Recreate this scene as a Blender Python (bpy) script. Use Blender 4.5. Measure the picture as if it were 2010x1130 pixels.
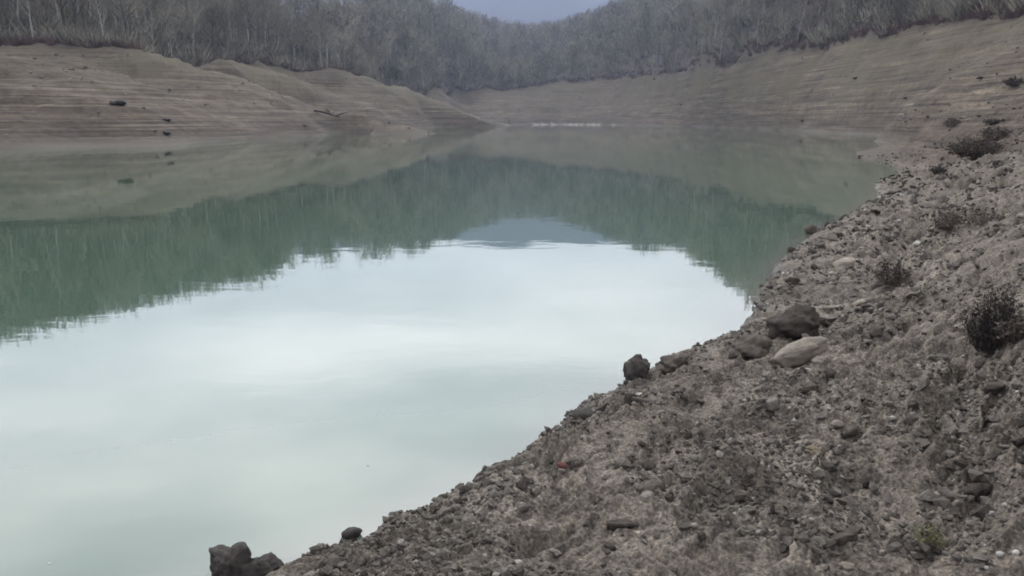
import bpy, bmesh, math, random
import numpy as np

for o in list(bpy.data.objects):
    bpy.data.objects.remove(o)
S = bpy.context.scene
COL = S.collection
R = math.radians

# ------------------------------------------------------------------ camera
W0, H0, F0 = 2010.0, 1130.0, 1560.0
CAMH = 1.7
PITCH = math.atan((565 - 236) / F0)
cam_d = bpy.data.cameras.new('camera')
cam = bpy.data.objects.new('camera', cam_d)
COL.objects.link(cam)
cam.location = (0, 0, CAMH)
cam.rotation_euler = (math.pi / 2 - PITCH, 0, 0)
cam_d.sensor_width = 36
cam_d.lens = F0 / W0 * 36
cam_d.clip_start = 0.05
cam_d.clip_end = 20000
S.camera = cam
S.render.resolution_x, S.render.resolution_y = 1024, 576

# ------------------------------------------------------------------ light
SUN_EL, SUN_AZ = R(46), R(-22)          # azimuth clockwise from +Y: high, ahead and to the left
S.world = bpy.data.worlds.new("World")
S.world.use_nodes = True
wn = S.world.node_tree
wn.nodes.clear()


def N(nt, t, **kw):
    n = nt.nodes.new(t)
    for k, v in kw.items():
        if k.startswith('i_'):
            n.inputs[k[2:].replace('_', ' ')].default_value = v
        else:
            setattr(n, k, v)
    return n


def L(nt, a, ao, b, bi):
    nt.links.new(a.outputs[ao], b.inputs[bi])


def ramp(nt, stops, interp='LINEAR'):
    n = nt.nodes.new('ShaderNodeValToRGB')
    n.color_ramp.interpolation = interp
    e = n.color_ramp.elements
    while len(e) < len(stops):
        e.new(0.5)
    for k, (p, c) in enumerate(stops):
        e[k].position = p
        e[k].color = (c, c, c, 1) if isinstance(c, (int, float)) else (*c, 1)
    return n


sky = N(wn, 'ShaderNodeTexSky', sky_type='NISHITA', sun_disc=False)
sky.sun_elevation = SUN_EL
sky.sun_rotation = SUN_AZ
wtc = N(wn, 'ShaderNodeTexCoord')
wmap = N(wn, 'ShaderNodeMapping')
wmap.inputs['Scale'].default_value = (1.0, 1.4, 4.2)
wmap.inputs['Rotation'].default_value = (0.12, 0.22, 0.3)
wmap.inputs['Location'].default_value = (0.35, 0.1, 0.75)
wnoi = N(wn, 'ShaderNodeTexNoise')
wnoi.inputs['Scale'].default_value = 1.3
wnoi.inputs['Detail'].default_value = 4
wnoi.inputs['Roughness'].default_value = 0.5
L(wn, wtc, 'Generated', wmap, 'Vector')
L(wn, wmap, 'Vector', wnoi, 'Vector')
# overcast: thin bright layer with darker grey-blue bellies
wr = ramp(wn, [(0.36, (.80, .84, .89)), (0.47, (1.04, 1.08, 1.11)), (0.62, (1.44, 1.44, 1.44))])
L(wn, wnoi, 'Fac', wr, 'Fac')
wmix = N(wn, 'ShaderNodeMixRGB')
wmix.inputs['Fac'].default_value = 0.93
L(wn, sky, 'Color', wmix, 'Color1')
# the cloud layer is thinner and brighter over the far end of the valley
wdot = N(wn, 'ShaderNodeVectorMath', operation='DOT_PRODUCT')
GLOW_EL, GLOW_AZ = R(20), R(-12)       # break in the overcast low over the valley
wdot.inputs[1].default_value = (math.sin(GLOW_AZ) * math.cos(GLOW_EL), math.cos(GLOW_AZ) * math.cos(GLOW_EL), math.sin(GLOW_EL))
wnrm = N(wn, 'ShaderNodeVectorMath', operation='NORMALIZE')
L(wn, wtc, 'Generated', wnrm, 0); wn.links.new(wnrm.outputs[0], wdot.inputs[0])
wmx = N(wn, 'ShaderNodeMath', operation='MAXIMUM'); wn.links.new(wdot.outputs['Value'], wmx.inputs[0]); wmx.inputs[1].default_value = 0
wpw = N(wn, 'ShaderNodeMath', operation='POWER'); L(wn, wmx, 0, wpw, 0); wpw.inputs[1].default_value = 3.2
wma = N(wn, 'ShaderNodeMath', operation='MULTIPLY_ADD'); L(wn, wpw, 0, wma, 0); wma.inputs[1].default_value = 37; wma.inputs[2].default_value = 18
wsc = N(wn, 'ShaderNodeVectorMath', operation='SCALE'); L(wn, wr, 'Color', wsc, 0); wn.links.new(wma.outputs[0], wsc.inputs['Scale'])
L(wn, wsc, 0, wmix, 'Color2')
bg = N(wn, 'ShaderNodeBackground')
bg.inputs['Strength'].default_value = 0.1
wo = N(wn, 'ShaderNodeOutputWorld')
L(wn, wmix, 'Color', bg, 'Color')
L(wn, bg, 'Background', wo, 'Surface')

sd = bpy.data.lights.new('sun', 'SUN')
sd.energy = 1.6
sd.angle = R(10)
sd.color = (1.0, 0.92, 0.82)
sun = bpy.data.objects.new('sun', sd)
COL.objects.link(sun)
sun.rotation_euler = (math.pi / 2 - SUN_EL, 0, math.pi - SUN_AZ)   # shines from azimuth SUN_AZ
sun.location = (0, 0, 50)

S.view_settings.view_transform = 'Standard'
S.view_settings.look = 'None'
S.view_settings.gamma = 1
S.view_settings.use_curve_mapping = False
S.view_settings.exposure = -0.60
S.cycles.filter_width = 1.8
S.cycles.volume_bounces = 2
S.cycles.max_bounces = 5
S.cycles.transparent_max_bounces = 4

# ------------------------------------------------------------------ maths helpers
rs = np.random.RandomState(11)
random.seed(11)
_perm = rs.permutation(256).astype(np.int64)
_perm = np.concatenate([_perm, _perm])
_gang = rs.rand(256) * 2 * np.pi
_gx, _gy = np.cos(_gang), np.sin(_gang)


def _h(ix, iy, seed):
    return _perm[(_perm[(ix + seed * 17) & 255] + iy + seed * 31) & 255]


def pn(x, y, seed=0):
    x = np.asarray(x, float); y = np.asarray(y, float)
    ix = np.floor(x).astype(np.int64); iy = np.floor(y).astype(np.int64)
    fx = x - ix; fy = y - iy
    u = fx * fx * fx * (fx * (fx * 6 - 15) + 10); v = fy * fy * fy * (fy * (fy * 6 - 15) + 10)
    def g(a, b):
        h = _h(ix + a, iy + b, seed)
        return _gx[h] * (fx - a) + _gy[h] * (fy - b)
    a = g(0, 0); b = g(1, 0); c = g(0, 1); d = g(1, 1)
    return (a + (b - a) * u + (c - a) * v + (a - b - c + d) * u * v) * 1.5


def worley(x, y, seed=0):
    """distance to the nearest feature point and that cell's random value"""
    x = np.asarray(x, float); y = np.asarray(y, float)
    ix = np.floor(x).astype(np.int64); iy = np.floor(y).astype(np.int64)
    best = np.full(x.shape, 9.0); val = np.zeros(x.shape)
    for a in (-1, 0, 1):
        for b in (-1, 0, 1):
            h = _h(ix + a, iy + b, seed)
            h2 = _perm[(h + 57) & 255]
            px = ix + a + h / 256.0; py = iy + b + h2 / 256.0
            d = np.hypot(px - x, py - y)
            m = d < best
            best = np.where(m, d, best); val = np.where(m, _perm[(h + 101) & 255] / 256.0, val)
    return best, val


def sstep(a, b, x):
    t = np.clip((x - a) / (b - a), 0, 1)
    return t * t * (3 - 2 * t)


# ray through a pixel of the 2010x1130 photograph
cp, sp = math.cos(PITCH), math.sin(PITCH)


def ray(px, py):
    a = (px - 1005) / F0; u = (565 - py) / F0
    return np.array([a, cp + u * sp, -sp + u * cp])


def at_depth(px, py, D):
    d = ray(px, py); d = d * (D / d[1])
    return np.array([d[0], d[1], CAMH + d[2]])


def on_water(px, py, z=0.0):
    d = ray(px, py); t = (z - CAMH) / d[2]
    return np.array([d[0] * t, d[1] * t, z])


# ------------------------------------------------------------------ terrain control points
shore_px_near = [(600, 1118), (700, 1085), (790, 1022), (900, 970), (950, 937), (1030, 900), (1060, 876), (1110, 842),
                 (1130, 815), (1190, 785), (1232, 758), (1262, 738), (1330, 705), (1390, 682), (1450, 650),
                 (1485, 610), (1492, 585), (1503, 558), (1545, 505), (1590, 468), (1640, 440), (1690, 410), (1728, 380), (1765, 352)]
near = [on_water(*p)[:2] for p in shore_px_near]
back = [(-60, -90), (-38, -55), (-22, -32), (-12, -16), (-7.5, -8), (-4.6, -3), (-3.2, 0), (-2.2, 1.3), (-1.55, 2.1)]
nearline = [np.array(b, float) for b in back] + near
far_px = [(1772, 332), (1740, 318), (1700, 312), (1692, 298), (1735, 281), (1745, 272), (1690, 264), (1600, 259), (1500, 254), (1400, 250), (1310, 247.5),
          (1200, 245.3), (1100, 244.6), (1000, 245), (975, 245.5), (900, 248), (840, 251), (800, 257), (740, 262), (620, 266),
          (520, 271), (400, 279), (330, 286), (200, 287), (100, 290), (0, 293), (-150, 300)]
farline = [on_water(*p)[:2] for p in far_px]
leftline = [np.array(p, float) for p in [(-40, 35), (-52, 25), (-68, 5), (-85, -25), (-110, -60), (-150, -110)]]

C = []          # x, y, z


def add(x, y, z):
    C.append((x, y, z))


def sample(poly, step):
    out = []
    for a, b in zip(poly[:-1], poly[1:]):
        out.append(a)
    out.append(poly[-1])
    return out


for pl, sgn, lst in ((nearline, 1, 'n'), (farline, 1, 'f'), (leftline, 1, 'l')):
    n = len(pl)
    for i, p in enumerate(pl):
        add(p[0], p[1], 0.0)
        a = pl[max(0, i - 1)]; b = pl[min(n - 1, i + 1)]
        t = (b - a) / (np.linalg.norm(b - a) + 1e-9)
        right = np.array([t[1], -t[0]])          # land side is on the right hand of travel
        rr = np.hypot(*p)
        if lst == 'n':
            if i % 2 == 0:
                q = p - right * 0.10 * rr; add(q[0], q[1], -0.03 * rr - 0.05)
                q = p - right * 0.3 * rr; add(q[0], q[1], -0.05 * rr - 0.1)
                for k, s in ((0.35, 0.24), (1.0, 0.2), (2.2, 0.22), (4.5, 0.25)):
                    if i >= len(back) - 3 and k > 1.1: continue
                    q = p + right * k; add(q[0], q[1], s * k)
        else:
            if i % 2 == 0:
                # open water lies towards the camera
                u = -p / rr
                q = p + u * 0.12 * rr; add(q[0], q[1], -0.015 * rr)
for (x, y) in [(-3, 6), (-8, 12), (0, 12), (2, 14), (5, 22), (-12, 25), (0, 35), (9, 45), (20, 60), (-25, 20), (0, 80), (20, 110), (0, 160), (-15, 12), (-30, 5), (-10, 3), (-25, -15), (-50, -30), (30, 130), (12, 190), (-20, 110), (10, 250)]:
    add(x, y, -0.035 * math.hypot(x, y) - 0.1)
# near bank out to the right of the frame
for px, py, z in [(2010, 1125, .28), (2010, 900, .42), (2010, 700, .56), (2010, 560, .67), (2010, 450, .72), (2010, 360, .76), (2010, 300, .84),
                  (1850, 330, .50), (1910, 280, .82), (1800, 300, .50), (1750, 300, .22), (2200, 700, .85), (2200, 450, 1.05), (2200, 330, 1.15)]:
    d = ray(px, py); t = (z - CAMH) / d[2]
    if d[1] * t < 60: add(d[0] * t, d[1] * t, z)
# (px, py, depth)
for p in [
    # left lobe, front ridge and main crest
    (0, 118, 72), (130, 124, 76), (250, 150, 82), (380, 186, 88), (-150, 112, 70),
    (0, 200, 59), (200, 205, 62), (400, 225, 72), (600, 240, 95),
    (0, 97, 99), (150, 98, 99), (270, 106, 100), (370, 134, 104), (480, 170, 110), (600, 200, 118), (700, 226, 124), (-150, 90, 96),
    (0, 128, 88), (150, 128, 88),
    # behind it: gully, then second lobe
    (400, 125, 140), (470, 127, 150), (540, 146, 152), (600, 165, 150), (700, 212, 155), (780, 240, 160),
    (450, 140, 128), (560, 172, 138),
    (580, 150, 172), (650, 141, 178), (720, 153, 190), (790, 174, 205), (830, 190, 220), (870, 206, 240), (930, 228, 268), (975, 243, 288),
    (650, 185, 165), (750, 205, 178), (850, 230, 215),
    # behind the spit
    (800, 176, 268), (880, 196, 292), (930, 216, 310), (960, 228, 320), (870, 184, 320),
    # head of the valley
    (890, 182, 356),
    # right slope
    (2200, 0, 70), (1850, 228, 52), (2010, 215, 32), (2010, 175, 45), (2010, 115, 60), (1900, 190, 55), (1900, 135, 70), (1800, 205, 66), (2200, 150, 40), (2200, 230, 20)]:
    add(*at_depth(*p))
RB = [(940, 180, 362), (1000, 178, 372), (1050, 172, 372), (1100, 166, 368), (1150, 162, 360), (1200, 158, 345), (1250, 155, 312), (1300, 151, 280), (1350, 146, 242), (1400, 140, 210), (1450, 130, 190),
      (1500, 119, 172), (1550, 112, 160), (1600, 105, 150), (1650, 95, 138), (1700, 85, 128), (1750, 75, 120), (1800, 66, 112), (1850, 57, 105), (1900, 49, 98), (1950, 40, 92), (2010, 31, 86)]
FW = sorted((p[0], on_water(*p)[1]) for p in far_px if p[1] < 275)
for px, py, D in RB:
    q = at_depth(px, py, D); add(*q)
RQ = [at_depth(*p) for p in RB]
RT = [math.atan2(q[0], q[1]) for q in RQ]; RR_ = [math.hypot(q[0], q[1]) for q in RQ]; RZ = [q[2] for q in RQ]
_fw = sorted((math.atan2(on_water(*p)[0], on_water(*p)[1]), math.hypot(*on_water(*p)[:2])) for p in far_px if p[1] < 266)
FT = [a for a, b in _fw]; FR = [b for a, b in _fw]
# gullies behind the crests of the left lobes
for px, D, z in [(0, 80, 6.6), (130, 84, 6.4), (250, 90, 5.4), (370, 116, 6.0), (430, 119, 5.0), (480, 123, 4.3), (540, 127, 3.4), (600, 133, 2.2), (680, 140, .9), (760, 150, .5),
                 (720, 205, 8.3), (790, 224, 6.0), (830, 234, 5.4), (870, 258, 3.0), (930, 285, 1.0)]:
    add((px - 1005) / F0 * D, D, z)
# forested hills (tangent of skyline elevation -> ground)
for px, tg, D in [(-200, .225, 165), (0, .213, 170), (200, .205, 175), (400, .19, 182), (540, .175, 205), (640, .165, 240), (740, .163, 300), (820, .156, 370), (870, .148, 440),
                  (950, .127, 500), (1045, .112, 600), (1150, .130, 530), (1240, .148, 460), (1290, .156, 400), (1350, .16, 310), (1480, .192, 265), (1700, .232, 220), (2010, .27, 200), (2200, .29, 190),
                  (600, .125, 205), (750, .09, 250),
                  (1000, .078, 450)]:
    x = (px - 1005) / F0 * D
    z = tg * math.hypot(x, D) + CAMH - 12
    add(x, D, z)
    if tg > .1:
        add(x * 1.22, D * 1.22, z); add(x * 1.6, D * 1.6, z)
for th in range(-180, 180, 30):
    a = R(th)
    for r, v in ((450, .09), (900, .045), (1500, .05)):
        if abs(th) <= 30 and r < 900: continue
        add(r * math.sin(a), r * math.cos(a), v * r)
for th in range(-180, 180, 15):
    a = R(th)
    for r, v in ((2600, .158 if abs(th) < 40 else .12), (3300, .105), (4400, .06)):
        add(r * math.sin(a), r * math.cos(a), v * r)
# behind and beside the camera
for x, y, z in [(2, -1, .75), (4, -2, 1.3), (0, -3, .95), (1.5, .5, .42), (0, 1, .3), (0, 0, .36), (-1.2, .3, .2), (8, 2, 2.3), (14, 4, 4), (30, 10, 8.5), (60, 20, 14), (110, 40, 32), (0, -8, 2), (8, -14, 5), (0, -30, 6),
                (20, -40, 13), (60, -60, 26), (-20, -60, 8), (0, -110, 30), (150, -20, 40), (100, 100, 38), (-100, 20, 7), (-130, -20, 12), (-180, 30, 38), (-180, -60, 32), (-110, 80, 14), (-150, 100, 38), (-80, 58, 6)]:
    add(x, y, z)
C = np.array(C)


def feat(x, y):
    r = np.hypot(x, y) + 1e-6
    return np.stack([2.2 * x / r, 2.2 * y / r, np.log(r + 0.3)], -1)


P = feat(C[:, 0], C[:, 1])
V = C[:, 2] / (np.hypot(C[:, 0], C[:, 1]) + 0.3)


def kern(d2):
    return -(d2 + .02 ** 2) ** .8


D2 = ((P[:, None] - P[None]) ** 2).sum(-1)
n = len(P)
A = np.zeros((n + 4, n + 4))
A[:n, :n] = kern(D2) + -np.eye(n) * 4e-4
A[:n, n] = 1; A[:n, n + 1:] = P; A[n, :n] = 1; A[n + 1:, :n] = P.T
sol = np.linalg.lstsq(A, np.concatenate([V, np.zeros(4)]), rcond=None)[0]
TH = np.arange(-math.pi - .02, math.pi + .03, .008)
LR = np.arange(-1.6, 8.6, .015)
gt, gl = np.meshgrid(TH, LR, indexing='ij')
Q = np.stack([2.2 * np.sin(gt).ravel(), 2.2 * np.cos(gt).ravel(), np.log(np.exp(gl.ravel()) + 0.3)], -1)
G = np.zeros(len(Q))
for s in range(0, len(Q), 20000):
    q = Q[s:s + 20000]
    d2 = (q ** 2).sum(1)[:, None] + (P ** 2).sum(1)[None] - 2 * q @ P.T
    G[s:s + 20000] = kern(np.maximum(d2, 0)) @ sol[:n] + sol[n] + q @ sol[n + 1:]
G = G.reshape(gt.shape)

# tree line: distance along each bearing
tl_px = [(-400, 85, 90), (-150, 90, 97), (0, 97, 101), (150, 98, 101), (270, 106, 104), (400, 124, 141), (470, 128, 152), (560, 149, 176), (650, 141, 181), (720, 152, 196),
         (790, 173, 262), (815, 172, 268), (830, 175, 272), (845, 178, 284), (860, 182, 300), (874, 184, 330), (890, 182, 360), (1000, 178, 375), (1100, 166, 371), (1200, 158, 348), (1300, 151, 283), (1400, 140, 212), (1500, 119, 174),
         (1600, 105, 152), (1700, 85, 130), (1800, 66, 114), (1900, 49, 100), (2010, 31, 88), (2200, 0, 72)]
tlt, tlr = [-3.2, -2.2, -1.3, -.9], [70, 90, 100, 95]
for p in tl_px:
    q = at_depth(*p); tlt.append(math.atan2(q[0], q[1])); tlr.append(math.hypot(q[0], q[1]))
_keep = [k for k in range(len(tlt)) if tlt[k] < -.055]
tlt = [tlt[k] for k in _keep]; tlr = [tlr[k] for k in _keep]
for p in RB:
    if p[0] > 920:
        q = at_depth(*p); tlt.append(math.atan2(q[0], q[1])); tlr.append(math.hypot(q[0], q[1]) + 1.5)
tlt += [1.0, 1.5, 3.2]; tlr += [66, 60, 60]


def r_tree(x, y):
    return np.interp(np.arctan2(x, y), tlt, tlr)


def base_h(x, y):
    r = np.hypot(x, y)
    t = (np.arctan2(x, y) - TH[0]) / .008
    l = (np.log(np.maximum(r, .21)) - LR[0]) / .015
    i = np.clip(t.astype(int), 0, len(TH) - 2); j = np.clip(l.astype(int), 0, len(LR) - 2)
    a = t - i; b = l - j
    v = (G[i, j] * (1 - a) + G[i + 1, j] * a) * (1 - b) + (G[i, j + 1] * (1 - a) + G[i + 1, j + 1] * a) * b
    z = v * (r + 0.3)
    # head of the valley and right slope: an even rise from waterline to tree line
    tt = np.arctan2(x, y)
    rw = np.interp(tt, FT, FR); rt_ = np.interp(tt, RT, RR_); zt = np.interp(tt, RT, RZ)
    q = (r - rw) / np.maximum(rt_ - rw, 5)
    lobes = 1 + .22 * np.sin(tt * 23 + 1.1) * np.clip(q, 0, 1) * np.clip(1 - q, 0, 1) * 2
    pz = np.where(q > 0, zt * np.clip(q, 0, 3) ** 1.12 * lobes, q * .05 * rw)
    w = sstep(-.045, -.005, tt) * (1 - sstep(.40, .47, tt)) * sstep(-.35, -.1, q) * (1 - sstep(1.0, 1.35, q))
    z = z * (1 - w) + pz * w
    # open water in front of that shore stays open
    ow = sstep(-.045, -.005, tt) * (1 - sstep(.36, .42, tt)) * sstep(70, 90, r) * (1 - sstep(-.12, -.04, q))
    return np.where(ow > 0, np.minimum(z, z * (1 - ow) - .6 * ow), z)


# long low spit of the second left lobe, running out to the middle of the lake head
SPIT = np.array([at_depth(*p) for p in [(640, 141, 181), (700, 150, 190), (790, 172, 212), (830, 187, 222), (870, 204, 229), (930, 226, 235), (990, 244.5, 240)]])


def spit_d(x, y):
    best = np.full(np.shape(x), 1e9); side = np.zeros(np.shape(x)); zc = np.zeros(np.shape(x)); along = np.zeros(np.shape(x))
    for k in range(len(SPIT) - 1):
        a, b = SPIT[k], SPIT[k + 1]; e = b[:2] - a[:2]
        t = np.clip(((x - a[0]) * e[0] + (y - a[1]) * e[1]) / (e @ e), 0, 1)
        dx = x - a[0] - t * e[0]; dy = y - a[1] - t * e[1]; d = np.hypot(dx, dy); m = d < best
        best = np.where(m, d, best); side = np.where(m, np.sign(e[0] * dy - e[1] * dx), side)
        zc = np.where(m, a[2] + (b[2] - a[2]) * t, zc); along = np.where(m, k + t, along)
    return best, side, zc, along


def height(x, y, fine=True):
    x = np.asarray(x, float); y = np.asarray(y, float)
    r = np.hypot(x, y)
    z = base_h(x, y)
    sd_, sg_, zc_, al_ = spit_d(x, y)
    wch = np.exp(-((sd_ - 14) / 9) ** 2) * (sg_ > 0) * sstep(1.9, 3.0, al_) * (1 - sstep(5.7, 6, al_))
    z = z - wch * np.maximum(z - .42 * zc_, 0) * .95
    z = np.maximum(z, zc_ - np.where(sg_ > 0, .45, .34) * np.maximum(sd_ - .8, 0) - 3.2 * np.clip(3.0 - al_, 0, 9) * np.clip(sd_ / 6, 0, 3))
    land = sstep(-0.02, 0.25, z / np.maximum(1, r * .05))
    far = sstep(25, 70, r) * (1 - sstep(400, 900, r))
    # erosion gullies and slumps on the drawdown banks
    z = z + far * land * (0.6 * pn(x / 14, y / 14, 3) + 0.36 * pn(x / 5, y / 5, 4) + .2 * pn(x / 1.9, y / 1.9, 5)) * np.clip(z / 3, 0.1, 1.2)
    # strand-line terraces
    st = 0.55
    zt = z + .10 * pn(x / 9, y / 9, 6)
    fr = zt / st - np.floor(zt / st)
    z = z + far * np.clip(z / .5, 0, 1) * (1 - sstep(9, 12, z)) * st * (sstep(.30, .72, fr) - fr) * 1.0 * sstep(-.25, .35, pn(x / 16, y / 16, 30))
    # far mountains
    mt = sstep(900, 2000, r)
    z = z + mt * (14 * pn(x / 260, y / 260, 7) + 6 * pn(x / 90, y / 90, 8))
    # middle distance, 6 - 40 m
    mid = sstep(3, 12, r) * (1 - sstep(50, 90, r))
    z = z + mid * land * (.15 * pn(x / 2.2, y / 2.2, 9) + (.06 + .08 * sstep(8, 20, r)) * pn(x / .8, y / .8, 10) + .07 * sstep(8, 25, r) * pn(x / .35, y / .35, 34))
    if fine:
        nm = (1 - sstep(30, 70, r)) * sstep(-.05, .05, z)
        # along-shore stretched coordinates
        cs, sn = .52, .854
        u = (x * cs + y * sn); w = (x * sn - y * cs)
        wx = u / 1.2 + .25 * pn(u / .4, w / .4, 40); wy = w + .1 * pn(u / .3, w / .3, 41)
        d = .06 * pn(wx / .45, wy / .45, 11) + .026 * pn(wx / .17, wy / .17, 12)
        d += .012 * (1 - 2.4 * np.abs(pn(wx / .12, wy / .12, 13)))
        pit = sstep(.05, .18, z)
        d -= pit * .085 * sstep(.12, .5, pn(wx / .42, wy / .30, 24)) + pit * .04 * sstep(.15, .45, pn(wx / .16, wy / .12, 25))
        amp = .55 + .9 * sstep(-.3, .5, pn(x / .8, y / .8, 14))
        for sc, hh, sd_ in ((.15, .038, 15), (.07, .026, 16), (.034, .013, 17)):
            f1, vv = worley(wx / sc, wy / sc, sd_)
            rad = .3 + .35 * vv
            d = d + amp * hh * np.clip(1.25 - 1.25 * f1 / rad, 0, 1) ** .7 * (vv > .25)
        d += .010 * pn(x / .04, y / .04, 18) + .006 * pn(x / .02, y / .02, 19)
        z = z + nm * d
        # small cut lip at the water's edge
        z = z + nm * .035 * np.tanh((z - .005) / .012) * (1 - sstep(.05, .25, z))
    return z


def hit(px, py):
    d = ray(px, py)
    t = np.concatenate([np.linspace(1.2, 20, 3000), np.linspace(20, 500, 6000)])
    X = d[0] * t; Y = d[1] * t; Z = CAMH + d[2] * t
    Hh = height(X, Y, True)
    k = np.argmax(Z < Hh)
    if not (Z < Hh).any():
        k = len(t) - 1
    return np.array([X[k], Y[k], Hh[k]])


# ------------------------------------------------------------------ object helpers
def mesh_from(name, v, f, smooth=False):
    v = np.asarray(v, np.float32); f = np.asarray(f, np.int32)
    me = bpy.data.meshes.new(name)
    k = f.shape[1]
    me.vertices.add(len(v)); me.vertices.foreach_set('co', v.ravel())
    me.loops.add(f.size); me.loops.foreach_set('vertex_index', f.ravel())
    me.polygons.add(len(f)); me.polygons.foreach_set('loop_start', np.arange(0, f.size, k, dtype=np.int32))
    me.polygons.foreach_set('use_smooth', np.full(len(f), smooth))
    me.update(calc_edges=True)
    return me


def obj(name, me, mat=None, parent=None, loc=None, rot=None, scale=None):
    o = bpy.data.objects.new(name, me)
    COL.objects.link(o)
    if mat and not me.materials: me.materials.append(mat)
    if parent: o.parent = parent
    if loc is not None: o.location = loc
    if rot is not None: o.rotation_euler = rot
    if scale is not None: o.scale = scale
    return o


def tag(o, label=None, cat=None, group=None, kind=None):
    for k, v in (('label', label), ('category', cat), ('group', group), ('kind', kind)):
        if v: o[k] = v
    return o


def fattr(me, name, arr):
    a = me.attributes.new(name, 'FLOAT', 'POINT')
    a.data.foreach_set('value', np.asarray(arr, np.float32))


# ------------------------------------------------------------------ materials
def new_mat(name):
    m = bpy.data.materials.new(name); m.use_nodes = True
    nt = m.node_tree; nt.nodes.clear()
    out = N(nt, 'ShaderNodeOutputMaterial'); b = N(nt, 'ShaderNodeBsdfPrincipled')
    L(nt, b, 'BSDF', out, 'Surface')
    return m, nt, b


def noise(nt, scale, detail=4, rough=.55, vec=None, dist=0):
    n = N(nt, 'ShaderNodeTexNoise')
    n.inputs['Scale'].default_value = scale; n.inputs['Detail'].default_value = detail
    n.inputs['Roughness'].default_value = rough; n.inputs['Distortion'].default_value = dist
    if vec: nt.links.new(vec, n.inputs['Vector'])
    return n


def mixc(nt, fac, a, b, mode='MIX'):
    n = N(nt, 'ShaderNodeMixRGB', blend_type=mode)
    for i, s in (('Fac', fac), ('Color1', a), ('Color2', b)):
        if isinstance(s, bpy.types.NodeSocket): nt.links.new(s, n.inputs[i])
        elif isinstance(s, (int, float)): n.inputs[i].default_value = s if i == 'Fac' else (s, s, s, 1)
        else: n.inputs[i].default_value = (*s, 1)
    return n.outputs['Color']


def math_(nt, op, a, b=0.0, clamp=False):
    n = N(nt, 'ShaderNodeMath', operation=op); n.use_clamp = clamp
    for i, s in enumerate((a, b)):
        if isinstance(s, bpy.types.NodeSocket): nt.links.new(s, n.inputs[i])
        else: n.inputs[i].default_value = s
    return n.outputs[0]


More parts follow.
